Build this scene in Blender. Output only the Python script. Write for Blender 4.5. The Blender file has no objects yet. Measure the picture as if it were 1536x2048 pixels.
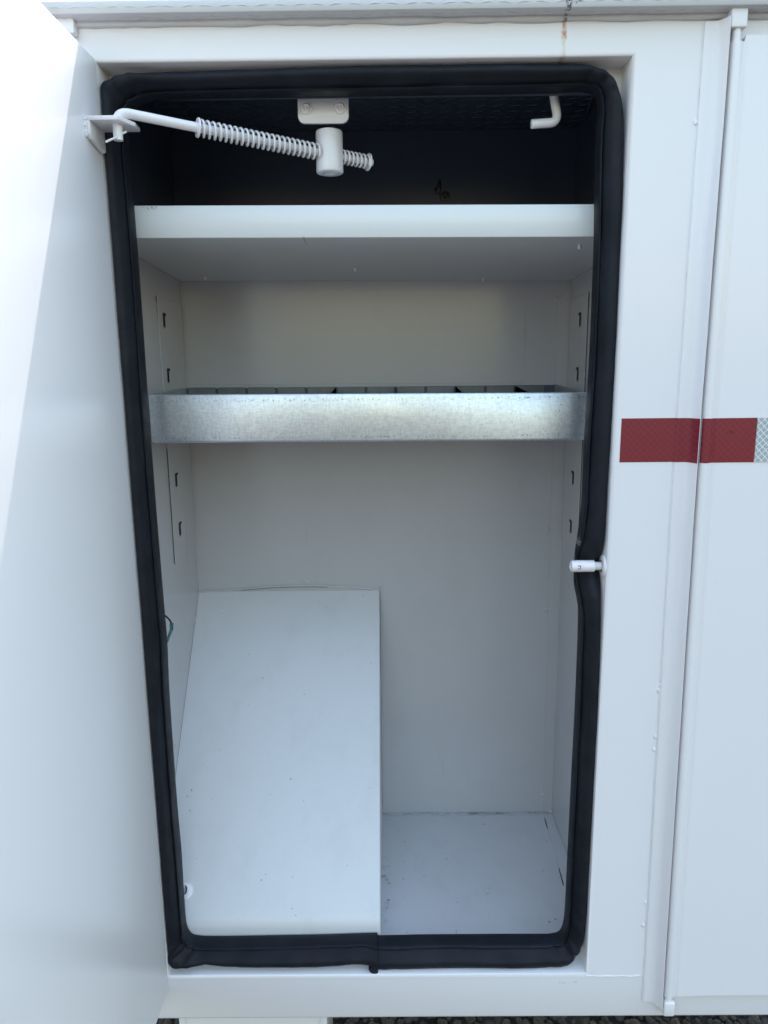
import bpy, bmesh, math, random
from mathutils import Vector, Matrix, noise
R = math.radians
random.seed(7)
sc = bpy.context.scene
C = sc.collection

# ------------------------------------------------------------------ camera
F_PX, PITCH, ROLL, YAW, DIST = 1477.84, 0.1978, -0.01052, -0.00616, 0.85601
cam = bpy.data.cameras.new('camera'); camo = bpy.data.objects.new('camera', cam); C.objects.link(camo)
cp, sp = math.cos(PITCH), math.sin(PITCH)
fw = Vector((math.sin(YAW)*cp, math.cos(YAW)*cp, -sp)); rt = Vector((math.cos(YAW), -math.sin(YAW), 0)); up = rt.cross(fw)
cr, sr = math.cos(ROLL), math.sin(ROLL)
rt2 = rt*cr + up*sr; up2 = up*cr - rt*sr
m = Matrix((rt2, up2, -fw)).transposed().to_4x4(); m.translation = Vector((0, -DIST, 0))
camo.matrix_world = m
cam.sensor_fit = 'VERTICAL'; cam.sensor_height = 24; cam.lens = 24*F_PX/2048
cam.clip_start = 0.02; cam.clip_end = 500
sc.camera = camo

# ------------------------------------------------------------------ sky, sun, exposure
SUN = Vector((-0.050, -0.477, -0.879)).normalized()          # direction the light travels
elev = math.asin(-SUN.z); az = math.atan2(-SUN.x, -SUN.y)   # azimuth from +Y towards +X
w = bpy.data.worlds.new('World'); sc.world = w; w.use_nodes = True
nt = w.node_tree; nt.nodes.clear()
sky = nt.nodes.new('ShaderNodeTexSky'); sky.sky_type = 'NISHITA'; sky.sun_disc = False
sky.sun_elevation = elev; sky.sun_rotation = az; sky.air_density = 2.25; sky.dust_density = 3.2; sky.ozone_density = 2.8
bg = nt.nodes.new('ShaderNodeBackground'); bg.inputs[1].default_value = 0.15
wo = nt.nodes.new('ShaderNodeOutputWorld')
nt.links.new(sky.outputs[0], bg.inputs[0]); nt.links.new(bg.outputs[0], wo.inputs[0])
sl = bpy.data.lights.new('sun', 'SUN'); sl.energy = 2.0; sl.angle = R(0.53); sl.color = (1, 0.95, 0.88)
so = bpy.data.objects.new('sun', sl); C.objects.link(so); so.rotation_euler = SUN.to_track_quat('-Z', 'Y').to_euler()
so.location = (0, 3, 6)
sc.view_settings.view_transform = 'Standard'; sc.view_settings.look = 'None'; sc.view_settings.gamma = 1
pass
sc.view_settings.exposure = 1.79

# ------------------------------------------------------------------ materials
class NT:
    def __init__(s, name):
        s.m = bpy.data.materials.new(name); s.m.use_nodes = True; s.t = s.m.node_tree
        s.b = s.t.nodes['Principled BSDF']; s.co = None
    def n(s, typ, **kw):
        x = s.t.nodes.new(typ)
        for k, v in kw.items(): setattr(x, k, v)
        return x
    def l(s, a, b): s.t.links.new(a, b)
    def coord(s, scale=(1, 1, 1), loc=(0, 0, 0)):
        if s.co is None: s.co = s.n('ShaderNodeTexCoord').outputs['Object']
        mp = s.n('ShaderNodeMapping'); mp.inputs['Scale'].default_value = scale; mp.inputs['Location'].default_value = loc
        s.l(s.co, mp.inputs[0]); return mp.outputs[0]
    def noise(s, sc_, det=2, rough=.5, scale=(1, 1, 1), loc=(0, 0, 0)):
        x = s.n('ShaderNodeTexNoise'); x.inputs['Scale'].default_value = sc_; x.inputs['Detail'].default_value = det
        x.inputs['Roughness'].default_value = rough; s.l(s.coord(scale, loc), x.inputs['Vector']); return x.outputs[0]
    def ramp(s, fac, pts):
        x = s.n('ShaderNodeValToRGB'); e = x.color_ramp.elements
        while len(e) < len(pts): e.new(.5)
        for q, (p, c) in zip(e, pts):
            q.position = p; q.color = (c, c, c, 1) if not hasattr(c, '__len__') else (*c, 1)
        s.l(fac, x.inputs[0]); return x.outputs[0]
    def math(s, op, a, b=None, c=None):
        x = s.n('ShaderNodeMath', operation=op)
        for i, v in enumerate((a, b, c)):
            if v is None: continue
            if isinstance(v, (int, float)): x.inputs[i].default_value = v
            else: s.l(v, x.inputs[i])
        return x.outputs[0]
    def mix(s, fac, a, b):
        x = s.n('ShaderNodeMix', data_type='RGBA')
        if isinstance(fac, (int, float)): x.inputs[0].default_value = fac
        else: s.l(fac, x.inputs[0])
        for i, v in ((6, a), (7, b)):
            if hasattr(v, '__len__'): x.inputs[i].default_value = (*v, 1)
            else: s.l(v, x.inputs[i])
        return x.outputs[2]
    def bump(s, h, strength, dist, prev=None):
        x = s.n('ShaderNodeBump'); x.inputs['Strength'].default_value = strength; x.inputs['Distance'].default_value = dist
        s.l(h, x.inputs['Height'])
        if prev is not None: s.l(prev, x.inputs['Normal'])
        return x.outputs[0]

def paint(name, col, rough=.3, specks=0.0, coat=.0, orange=.25, extra=None, speckcol=(.05, .05, .055), wav=.0):
    k = NT(name)
    n1 = k.noise(3.0, 3, .5)
    base = k.mix(k.ramp(n1, [(.1, 0), (.9, 1)]), [c*.985 for c in col], col)
    if specks > 0:
        v = k.n('ShaderNodeTexVoronoi'); v.inputs['Scale'].default_value = 90; k.l(k.coord(), v.inputs['Vector'])
        sz = k.noise(37, 1, loc=(3, 1, 2)); cl = k.noise(9, 3, .6, loc=(9, 4, 5))
        thr = k.math('MULTIPLY', k.math('SUBTRACT', cl, .60 - .20*specks), .62)
        thr = k.math('MULTIPLY', thr, k.ramp(sz, [(.45, 0), (.65, 1)]))
        msk = k.math('LESS_THAN', v.outputs['Distance'], thr)
        base = k.mix(k.math('MULTIPLY', msk, .6), base, speckcol)
        if specks > .5:
            sm = k.noise(22, 5, .65, scale=(1, 1, .6), loc=(5, 5, 1))
            base = k.mix(k.ramp(sm, [(.50, 0), (.85, .12*specks)]), base, (.22, .22, .22))
    if extra: base = extra(k, base)
    if hasattr(base, '__len__'): k.b.inputs['Base Color'].default_value = (*base, 1)
    else: k.l(base, k.b.inputs['Base Color'])
    k.b.inputs['Roughness'].default_value = rough
    if orange >= .5:
        k.l(k.bump(k.noise(60, 2, .5, loc=(7, 0, 0)), orange*.6, .00035), k.b.inputs['Normal'])
    k.b.inputs['Coat Weight'].default_value = coat; k.b.inputs['Coat Roughness'].default_value = .12
    return k.m

def boxmask(k, lo, hi, soft=.0015, wob=.0):
    """soft mask 0..1 of an object-space box (None = open)"""
    sx = k.n('ShaderNodeSeparateXYZ')
    if wob:
        nz = k.n('ShaderNodeTexNoise'); nz.inputs['Scale'].default_value = 160; k.l(k.coord(), nz.inputs['Vector'])
        va = k.n('ShaderNodeVectorMath', operation='MULTIPLY_ADD'); k.l(nz.outputs['Color'], va.inputs[0])
        va.inputs[1].default_value = (wob, wob, wob); k.l(k.coord(loc=(-wob/2, -wob/2, -wob/2)), va.inputs[2]); k.l(va.outputs[0], sx.inputs[0])
    else: k.l(k.coord(), sx.inputs[0])
    out = None
    for i in range(3):
        for v, sg in ((lo[i], 1), (hi[i], -1)):
            if v is None: continue
            x = k.n('ShaderNodeMapRange'); x.clamp = True
            k.l(sx.outputs[i], x.inputs[0]); x.inputs[1].default_value = v - sg*soft; x.inputs[2].default_value = v + sg*soft
            out = x.outputs[0] if out is None else k.math('MULTIPLY', out, x.outputs[0])
    return out

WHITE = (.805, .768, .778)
def rust(k, base):
    a = boxmask(k, (.1862, None, .3315), (.1902, None, .3535), .0012, .004)
    b = boxmask(k, (.1866, None, .3135), (.1902, None, .334), .0012, .004)
    c = boxmask(k, (.1855, None, .3125), (.1915, None, .3155), .0012, .004)
    n1 = k.ramp(k.noise(260, 4, .7), [(.35, .25), (.6, 1)])
    base = k.mix(k.math('MULTIPLY', b, k.math('MULTIPLY', n1, .55)), base, (.52, .44, .24))
    base = k.mix(k.math('MULTIPLY', c, k.math('MULTIPLY', n1, .8)), base, (.30, .22, .08))
    base = k.mix(k.math('MULTIPLY', a, k.math('MULTIPLY', n1, 1.0)), base, (.50, .17, .035))
    d = boxmask(k, (.225, None, -.8242), (.2495, None, -.8222), .0009, .004)
    base = k.mix(k.math('MULTIPLY', d, k.ramp(k.noise(300, 3, .7), [(.52, 0), (.62, .8)])), base, (.08, .07, .07))
    return base
def rimrust(k, base):
    a = boxmask(k, (.1855, None, .345), (.1905, None, .3645), .001, .006)
    b = boxmask(k, (.192, None, .3565), (.2015, None, .3592), .001, .005)
    n1 = k.ramp(k.noise(300, 3, .7), [(.42, 0), (.55, 1)])
    base = k.mix(k.math('MULTIPLY', a, n1), base, (.05, .03, .02))
    return k.mix(k.math('MULTIPLY', b, k.ramp(k.noise(420, 3, .7), [(.5, 0), (.56, .9)])), base, (.05, .05, .05))
M = {}
M['face'] = paint('white_body_paint', WHITE, .28, .15, .3, .3, rust)
M['rim'] = paint('white_rim_paint', (.58, .57, .575), .45, .2, .0, .6, rimrust)
M['white'] = paint('white_part_paint', WHITE, .30, .0, .3, .3)
M['door'] = paint('white_door_paint', (.885, .865, .875), .27, .0, .0, .06)
M['door'].node_tree.nodes['Principled BSDF'].inputs['Specular IOR Level'].default_value = .32
def jointdirt(k, base):
    a = boxmask(k, (-.02, .360, None), (.30, None, None), .004)
    base = k.mix(k.math('MULTIPLY', a, k.ramp(k.noise(55, 5, .7, scale=(1, 3, 1)), [(.42, 0), (.66, .75)])), base, (.07, .07, .07))
    b = boxmask(k, (-.02, .06, None), (-.004, None, None), .004)
    base = k.mix(k.math('MULTIPLY', b, k.ramp(k.noise(70, 5, .75), [(.56, 0), (.70, .6)])), base, (.06, .06, .06))
    c = boxmask(k, (.1425, .150, None), (.1555, .169, None), .0012, .006)
    return k.mix(k.math('MULTIPLY', c, k.ramp(k.noise(200, 3, .7, loc=(4, 4, 4)), [(.50, 0), (.60, .35)])), base, (.2, .2, .2))
def scuffs(k, base):
    a = k.noise(7, 6, .75, scale=(1, 1, .8), loc=(2, 9, 4))
    base = k.mix(k.ramp(a, [(.46, 0), (.72, .16)]), base, (.36, .36, .35))
    b = k.noise(60, 3, .7, scale=(1, 1, .05), loc=(3, 3, 3)); c = k.noise(2.3, 2, .5, loc=(8, 1, 1))
    return k.mix(k.math('MULTIPLY', k.ramp(b, [(.64, 0), (.72, .4)]), k.ramp(c, [(.5, 0), (.62, 1)])), base, (.30, .30, .30))
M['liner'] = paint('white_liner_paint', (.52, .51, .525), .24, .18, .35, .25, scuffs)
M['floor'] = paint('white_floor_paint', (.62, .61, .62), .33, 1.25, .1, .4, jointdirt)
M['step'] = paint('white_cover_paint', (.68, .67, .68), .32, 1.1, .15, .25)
M['dark'] = paint('black_undercoat', (.050, .061, .090), .36, .0, .0, .8)
M['shadowgap'] = paint('black_gap_shade', (.004, .004, .005), .7, .0, .0, .3)  # flat black painted in for the darkness of slots and gaps

M['seamline'] = paint('dark_seam_line', (.09, .09, .09), .6)  # dark grey for the thin lines along the rail edges
k = NT('black_rubber')
rb = k.ramp(k.noise(30, 4, .6), [(.35, (.008, .0095, .0145)), (.75, (.015, .017, .024))])
rb = k.mix(k.ramp(k.noise(9, 5, .7, loc=(3, 3, 0)), [(.58, 0), (.8, .5)]), rb, (.045, .042, .038))
rb = k.mix(k.math('MULTIPLY', boxmask(k, (.2265, None, -.2195), (.2325, None, -.2095), .0008, .006), k.ramp(k.noise(380, 2, .6), [(.46, 0), (.52, .9)])), rb, (.5, .5, .5))
k.l(rb, k.b.inputs['Base Color'])
k.l(k.ramp(k.noise(40, 4, .6, loc=(1, 0, 0)), [(.3, .48), (.75, .66)]), k.b.inputs['Roughness'])
nb = k.bump(k.noise(18, 3, .6), .5, .0016); nb = k.bump(k.noise(240, 3, .6), .3, .0002, nb); k.l(nb, k.b.inputs['Normal'])
k.b.inputs['Specular IOR Level'].default_value = .2
M['rubber'] = k.m

k = NT('galvanised_steel')
v = k.n('ShaderNodeTexVoronoi'); v.inputs['Scale'].default_value = 95; k.l(k.coord(scale=(1, 1, 1)), v.inputs['Vector'])
sp1 = k.n('ShaderNodeSeparateColor'); k.l(v.outputs['Color'], sp1.inputs[0])
fine = k.noise(500, 3, .7, scale=(1, 1, .25)); cross = k.noise(500, 3, .7, scale=(.25, 1, 1), loc=(4, 0, 0))
tot = k.math('MULTIPLY', k.math('ADD', fine, cross), .5)
c0 = k.mix(k.math('MULTIPLY', sp1.outputs[0], .22), (.74, .76, .78), (.62, .64, .67))
c0 = k.mix(k.ramp(tot, [(.42, .35), (.56, 0)]), c0, (.34, .35, .37))
# oxide flecks in rows along the folds
ed = k.math('ADD', boxmask(k, (None, None, -.0462), (None, None, -.0432), .0012, .002), boxmask(k, (None, None, -.0945), (None, None, -.0915), .0012, .002))
ed = k.math('ADD', ed, boxmask(k, (.222, None, -.095), (.2265, None, -.043), .0015, .004))
fl = k.ramp(k.noise(330, 3, .75, scale=(1, 1, 1)), [(.56, 0), (.62, .75)])
c0 = k.mix(k.math('MULTIPLY', ed, fl), c0, (.10, .11, .12))
c0 = k.mix(k.ramp(k.noise(230, 4, .8, loc=(8, 0, 0)), [(.66, 0), (.71, .7)]), c0, (.12, .13, .14))
k.l(c0, k.b.inputs['Base Color']); k.b.inputs['Metallic'].default_value = .85
k.l(k.ramp(k.noise(12, 4, .6, scale=(1, 1, 2)), [(.3, .31), (.7, .42)]), k.b.inputs['Roughness'])
nb = k.bump(tot, .35, .00025); nb = k.bump(k.noise(6, 1.5, .5, scale=(1, 1, .4), loc=(.4, 0, 0)), .9, .006, nb); k.l(nb, k.b.inputs['Normal'])
M['galv'] = k.m

def tape(name, base, line, sx, sz, lw, rough):
    k = NT(name); s = k.n('ShaderNodeSeparateXYZ'); k.l(k.coord(), s.inputs[0])
    a = k.math('MULTIPLY', s.outputs[0], 1/sx); b = k.math('MULTIPLY', s.outputs[2], 1/sz)
    wob = k.math('MULTIPLY', k.math('SINE', k.math('MULTIPLY', b, 12.566)), .035)
    a = k.math('ADD', a, wob)
    p = k.math('ABSOLUTE', k.math('SUBTRACT', k.math('FRACT', k.math('ADD', a, b)), .5))
    q = k.math('ABSOLUTE', k.math('SUBTRACT', k.math('FRACT', k.math('SUBTRACT', a, b)), .5))
    d = k.math('MINIMUM', p, q)
    msk = k.ramp(d, [(lw*.6, 1), (lw, 0)])
    hx = k.noise(900, 1, .5)
    bb = k.mix(k.ramp(hx, [(.35, 0), (.65, 1)]), [c*.86 for c in base], base)
    k.l(k.mix(msk, bb, line), k.b.inputs['Base Color']); k.b.inputs['Roughness'].default_value = rough
    k.b.inputs['Specular IOR Level'].default_value = .5
    return k.m
M['red'] = tape('red_reflective_film', (.20, .010, .020), (.24, .026, .038), .0078, .0078, .045, .4)
M['silver'] = tape('silver_reflective_film', (.40, .43, .44), (.80, .84, .85), .0078, .0078, .075, .35)
def plain(name, col, rough=.5, **kw):
    k = NT(name); n1 = k.noise(80, 3, .6); k.l(k.mix(n1, [c*.85 for c in col], col), k.b.inputs['Base Color']); k.b.inputs['Roughness'].default_value = rough
    for a, b in kw.items(): k.b.inputs[a.replace('_', ' ')].default_value = b
    return k.m
k = NT('shaded_galvanised_steel'); k.l(k.mix(k.noise(60, 4, .6), (.10, .11, .115), (.20, .21, .215)), k.b.inputs['Base Color']); k.b.inputs['Metallic'].default_value = .6; k.b.inputs['Roughness'].default_value = .5  # same steel, the dark it reflects at the rear put into its colour
M['galvshade'] = k.m
M['ink'] = plain('black_ink', (.03, .012, .015), .5)
M['wire'] = plain('black_wire_plastic', (.01, .01, .012), .35)
M['teal'] = plain('teal_clear_plastic', (.16, .36, .36), .2, Transmission_Weight=.35)
k = NT('gravel_stone')
oi = k.n('ShaderNodeObjectInfo'); g = k.noise(16, 2, .6)
gc = k.ramp(g, [(.3, (.028, .022, .018)), (.5, (.075, .062, .052)), (.7, (.038, .038, .042))])
k.l(gc, k.b.inputs['Base Color']); k.b.inputs['Roughness'].default_value = .85
k.l(k.bump(k.noise(90, 4, .7), .6, .003), k.b.inputs['Normal']); M['gravel'] = k.m
k = NT('gravel_ground')
gv = k.n('ShaderNodeTexVoronoi'); gv.inputs['Scale'].default_value = 38; k.l(k.coord(), gv.inputs['Vector'])
gs = k.n('ShaderNodeSeparateColor'); k.l(gv.outputs['Color'], gs.inputs[0])
gc = k.mix(gs.outputs[0], (.035, .031, .028), (.10, .09, .08))
gc = k.mix(k.ramp(gv.outputs['Distance'], [(.25, 0), (.6, .7)]), gc, (.02, .018, .016))
k.l(gc, k.b.inputs['Base Color']); k.b.inputs['Roughness'].default_value = .9
k.l(k.bump(gv.outputs['Distance'], .8, .012), k.b.inputs['Normal']); M['ground'] = k.m

# ------------------------------------------------------------------ mesh helpers
def tag(o, label=None, cat=None, group=None, kind=None):
    for a, b in (('label', label), ('category', cat), ('group', group), ('kind', kind)):
        if b: o[a] = b
    return o
class MB:
    def __init__(s): s.bm = bmesh.new()
    def add(s, other):
        me = bpy.data.meshes.new('t'); other.to_mesh(me); s.bm.from_mesh(me); bpy.data.meshes.remove(me); other.free()
    def box(s, lo, hi, bev=0, seg=2, mat=None):
        b = bmesh.new(); bmesh.ops.create_cube(b, size=1)
        lo = Vector(lo); hi = Vector(hi)
        for v in b.verts: v.co = Vector(((v.co[i]+.5)*(hi[i]-lo[i])+lo[i] for i in range(3)))
        if bev: bmesh.ops.bevel(b, geom=b.edges[:], offset=bev, segments=seg, profile=.5, affect='EDGES')
        if mat is not None: b.transform(mat)
        s.add(b); return s
    def prism(s, pts, axis, a, c, bev=0):
        """polygon pts in the plane across axis, extruded from a to c"""
        b = bmesh.new()
        def P(p, t): return {'x': (t, p[0], p[1]), 'y': (p[0], t, p[1]), 'z': (p[0], p[1], t)}[axis]
        v0 = [b.verts.new(P(p, a)) for p in pts]; v1 = [b.verts.new(P(p, c)) for p in pts]
        n = len(pts); b.faces.new(v0); b.faces.new(v1[::-1])
        for i in range(n): b.faces.new((v0[i], v1[i], v1[(i+1) % n], v0[(i+1) % n]))
        bmesh.ops.recalc_face_normals(b, faces=b.faces[:])
        if bev: bmesh.ops.bevel(b, geom=b.edges[:], offset=bev, segments=2, profile=.5, affect='EDGES')
        s.add(b); return s
    def tube(s, pts, r, seg=14, cap=True):
        b = bmesh.new(); pts = [Vector(p) for p in pts]; rings = []
        rr = r if hasattr(r, '__len__') else [r]*len(pts)
        nrm = None
        for i, p in enumerate(pts):
            t = (pts[min(i+1, len(pts)-1)]-pts[max(i-1, 0)]).normalized()
            if nrm is None: nrm = t.orthogonal().normalized()
            nrm = (nrm-t*nrm.dot(t)).normalized(); bn = t.cross(nrm)
            rings.append([b.verts.new(p+(nrm*math.cos(a)+bn*math.sin(a))*rr[i]) for a in (2*math.pi*j/seg for j in range(seg))])
        for a, c in zip(rings, rings[1:]):
            for j in range(seg): b.faces.new((a[j], a[(j+1) % seg], c[(j+1) % seg], c[j]))
        if cap: b.faces.new(rings[0][::-1]); b.faces.new(rings[-1])
        s.add(b); return s
    def lathe(s, prof, o, axis, seg=28):
        """prof: (radius, distance along axis)"""
        ax = Vector(axis).normalized(); n = ax.orthogonal().normalized(); bn = ax.cross(n); o = Vector(o)
        b = bmesh.new(); rings = []
        for r, h in prof:
            if r < 1e-6: rings.append([b.verts.new(o+ax*h)])
            else: rings.append([b.verts.new(o+ax*h+(n*math.cos(a)+bn*math.sin(a))*r) for a in (2*math.pi*j/seg for j in range(seg))])
        for a, c in zip(rings, rings[1:]):
            for j in range(seg):
                q = [a[j % len(a)], a[(j+1) % len(a)], c[(j+1) % len(c)], c[j % len(c)]]
                u = []
                for v in q:
                    if v not in u: u.append(v)
                if len(u) > 2: b.faces.new(u)
        bmesh.ops.recalc_face_normals(b, faces=b.faces[:])
        s.add(b); return s
    def strip(s, prof, zs, dx=None, thick=0.0):
        """profile of (x,y) points swept along z; dx(z) shifts x"""
        b = bmesh.new(); rows = []
        for z in zs:
            d = dx(z) if dx else 0
            rows.append([b.verts.new((x+d, y, z)) for x, y in prof])
        for a, c in zip(rows, rows[1:]):
            for j in range(len(prof)-1): b.faces.new((a[j], a[j+1], c[j+1], c[j]))
        bmesh.ops.recalc_face_normals(b, faces=b.faces[:])
        if thick:
            g = bmesh.ops.solidify(b, geom=b.faces[:], thickness=thick)
        s.add(b); return s
    def blob(s, p, r, sc_=(1, 1, 1), amp=.25):
        b = bmesh.new(); bmesh.ops.create_icosphere(b, subdivisions=2, radius=1)
        sd = random.random()*50
        for v in b.verts:
            f = 1+amp*noise.noise(v.co*1.7+Vector((sd, sd, 0)))
            v.co = Vector((v.co.x*r*sc_[0]*f+p[0], v.co.y*r*sc_[1]*f+p[1], v.co.z*r*sc_[2]*f+p[2]))
        s.add(b); return s
    def build(s, name, mat, parent=None, angle=35, label=None, kind=None, loc=None):
        me = bpy.data.meshes.new(name); s.bm.to_mesh(me); s.bm.free()
        me.polygons.foreach_set('use_smooth', [True]*len(me.polygons)); me.set_sharp_from_angle(angle=R(angle))
        me.materials.append(mat); o = bpy.data.objects.new(name, me); C.objects.link(o)
        if parent is not None: o.parent = parent
        if loc: o.location = loc
        tag(o, label=label, kind=kind); return o
def catmull(pts, n):
    P = [Vector(p) for p in pts]; out = []
    for i in range(len(P)-1):
        a, b, c, d = P[max(i-1, 0)], P[i], P[i+1], P[min(i+2, len(P)-1)]
        for j in range(n):
            t = j/n; out.append(.5*((2*b)+(c-a)*t+(2*a-5*b+4*c-d)*t*t+(3*b-a-3*c+d)*t**3))
    out.append(P[-1]); return out

# ------------------------------------------------------------------ setting
GZ = -1.40
g = MB(); b = bmesh.new(); bmesh.ops.create_grid(b, x_segments=60, y_segments=60, size=150); g.add(b)
for v in g.bm.verts: v.co.z = GZ
tag(g.build('ground', M['ground']), kind='structure')
b = bmesh.new()
stones = []
for i in range(5):
    q = bmesh.new(); bmesh.ops.create_icosphere(q, subdivisions=1, radius=1)
    for v in q.verts: v.co *= 1+.35*noise.noise(v.co*1.3+Vector((i*9.1, 0, 0)))
    me = bpy.data.meshes.new('s'); q.to_mesh(me); q.free(); stones.append(me)
for i in range(8000):
    r = random.uniform(.004, .010)*(1.4 if random.random() < .12 else 1); me = stones[i % 5]
    n0 = len(b.verts); b.from_mesh(me); b.verts.ensure_lookup_table()
    mt = Matrix.Translation((random.uniform(-.75, 1.2), random.uniform(.1, 1.1), GZ+r*.35)) @ Matrix.Rotation(random.uniform(0, 6.28), 4, 'Z') @ Matrix.Rotation(random.uniform(-.6, .6), 4, 'X') @ Matrix.Diagonal((r*random.uniform(.8, 1.5), r, r*.7, 1))
    for v in b.verts[n0:]: v.co = mt @ v.co
g = MB(); g.add(b); gr = g.build('gravel', M['gravel'], angle=20); tag(gr, 'dark wet looking gravel in the shade under the truck body', 'gravel', kind='stuff')
for me in stones: bpy.data.meshes.remove(me)

# ------------------------------------------------------------------ the truck body
XL, XR, ZT, ZB = -.3037, .2613, .3150, -.8103      # opening in the face
IL, IR, IB = -.329, .294, .368                     # liner: left wall, right wall, back wall
FZ, CZ = -.810, .3500                              # floor, ceiling
BX0, BX1, BY1, BZ = -1.15, 1.35, 1.95, -.879       # the whole body
root = bpy.data.objects.new('service_truck_body', None); root.location = (0, 0, BZ); C.objects.link(root)
tag(root, 'white painted service truck tool compartment with its door held open beside a closed door', 'truck body')
class _P: pass
def put(o): o.matrix_parent_inverse = Matrix.Translation((0, 0, -BZ)); return o
def part(mb, name, mat, parent=None, **kw):
    o = mb.build(name, mat, parent or root, **kw)
    if parent is None: put(o)
    return o

# front frame: flat face with an edge-rounded opening, reveal and inner flange
loops = [(.0040, 0.0), (.0022, .00035), (.0008, .0013), (.0, .0035), (.0, .0335), (-.0010, .0350), (-.0125, .0350), (-.0125, .0375), (.02, .0375)]
g = MB(); b = g.bm
def ring(off, y, ins=0): return [b.verts.new(p) for p in ((XL-off, y, ZB-off), (XR+off, y, ZB-off), (XR+off, y, ZT+off), (XL-off, y, ZT+off))]
rings = [ring(*l) for l in loops]
for a, c in zip(rings, rings[1:]):
    for j in range(4): b.faces.new((a[j], c[j], c[(j+1) % 4], a[(j+1) % 4]))
TOPZ = .3519
out = [b.verts.new(p) for p in ((BX0, 0, ZB-.004), (BX1, 0, ZB-.004), (BX1, 0, TOPZ), (BX0, 0, TOPZ), (XL-.004, 0, TOPZ), (XR+.004, 0, TOPZ), (BX0, 0, ZT+.004), (BX1, 0, ZT+.004))]
r0 = rings[0]
b.faces.new((out[0], r0[0], r0[3], out[6])); b.faces.new((r0[1], out[1], out[7], r0[2]))
b.faces.new((out[6], r0[3], out[4], out[3])); b.faces.new((r0[3], r0[2], out[5], out[4])); b.faces.new((r0[2], out[7], out[2], out[5]))
bmesh.ops.recalc_face_normals(b, faces=b.faces[:])
front = part(g, 'face_frame', M['face'], angle=50)
# bottom rail under the opening, a shade apart by a filled seam
g = MB(); prof = [(0, ZB-.0042), (0, ZB-.010), (0, BZ+.004), (.0007, BZ+.0016), (.0025, BZ), (.05, BZ)]
b = g.bm; rows = [[b.verts.new((x, y+.0003, z)) for y, z in prof] for x in (BX0, -.25, .05, BX1)]
for v in rows[1]:
    if v.co.z < BZ+.006: v.co.z -= .0006
for a, c in zip(rows, rows[1:]):
    for j in range(len(prof)-1): b.faces.new((a[j], c[j], c[j+1], a[j+1]))
bmesh.ops.recalc_face_normals(b, faces=b.faces[:])
part(g, 'bottom_rail', M['face'], angle=50)
# weld seam between stile and rail
g = MB(); pts = [(x, -.0001+.0003*math.sin(x*190), ZB-.0028+.0005*math.sin(x*310)) for x in [.262+.004*i for i in range(19)]]
g.tube(pts, .00085, 8)
part(g, 'seam_bead', M['face'])
# outer shell: end plates, underside, rear, roof
g = MB(); g.box((BX0, .0515, BZ-.002), (BX1, BY1, BZ)); part(g, 'underside', M['white'])
g = MB(); g.box((BX0-.003, .0, BZ), (BX0, BY1, TOPZ)); part(g, 'end_panel', M['white'])
g = MB(); g.box((BX1, .0, BZ), (BX1+.003, BY1, TOPZ)); part(g, 'end_panel', M['white'])
g = MB(); g.box((BX0, BY1, BZ), (BX1, BY1+.003, TOPZ)); part(g, 'rear_panel', M['white'])
# roof: tread plate with a short overhang
RY, RZ0, RZ1 = -.0205, .3520, .3660
g = MB(); rp = [(BY1+.003, RZ0), (.01, RZ0), (RY+.004, RZ0), (RY+.0012, RZ0+.0012), (RY, RZ0+.004), (RY, RZ1-.003), (RY+.001, RZ1-.001), (RY+.003, RZ1), (BY1+.003, RZ1)]
g.prism(rp, 'x', BX0-.01, BX1+.01)
roof = part(g, 'roof_plate', M['rim'], angle=40)
g = MB(); rnd = random.Random(3)
x = BX0
while x < BX1:                                        # raised lens marks of the tread plate, front rim and underside
    for row, (y, z, ny) in enumerate(((RY, RZ0+.0062, 1), (RY+.0085, RZ0-.0001, 0))):
        L = .0065; t = .38*(1 if (row+int((x+9)/.019)) % 2 else -1)
        xx = x+(.0095 if row % 2 else 0)+rnd.uniform(-.001, .001)
        pts = []; rr = []
        for i in range(7):
            u = i/6-.5; o1 = u*2*L; o2 = u*L*t*1.0+.0009*math.cos(u*6)
            pts.append((xx+o1, y, z+o2*.55) if ny else (xx+o1, y+o2, z)); rr.append(.0007*math.cos(u*2.8)+.0001)
        g.tube(pts, rr, 6)
    x += .019
tread = part(g, 'tread_mark', M['rim'], roof, kind='stuff')
# sealant fillet where the face meets the roof overhang
g = MB(); pts = []; rr = []
for i in range(240):
    x = BX0+(BX1-BX0)*i/239; pts.append((x, -.0012, TOPZ-.0012)); rr.append(.0036+.0022*noise.noise(Vector((x*22, 0, 0)))+.0011*noise.noise(Vector((x*90, 3, 0))))
g.tube(pts, rr, 12); part(g, 'sealant_fillet', M['rim'], roof)

# ---- compartment liner (each plate a part)
def plate(name, lo, hi, mat, **kw):
    q = MB(); q.box(lo, hi, .0004, 1); return part(q, name, mat, **kw)
SHZ = lambda y: .1466-(.0155/.313)*(y-.055)           # underside of the shelf
SPL = .165                                            # where the black lining begins (behind the shelf)
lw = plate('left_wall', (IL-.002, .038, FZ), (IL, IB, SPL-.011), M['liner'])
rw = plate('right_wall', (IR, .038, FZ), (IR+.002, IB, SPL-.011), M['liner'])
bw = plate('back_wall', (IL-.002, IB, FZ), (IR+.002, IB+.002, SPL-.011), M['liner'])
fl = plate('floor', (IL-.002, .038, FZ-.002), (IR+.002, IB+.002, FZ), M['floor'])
plate('left_wall', (IL-.002, .038, SPL-.010), (IL, IB, CZ), M['dark'], label='black upper part of the left wall')
plate('right_wall', (IR, .038, SPL-.010), (IR+.002, IB, CZ), M['dark'], label='black upper part of the right wall')
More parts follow.
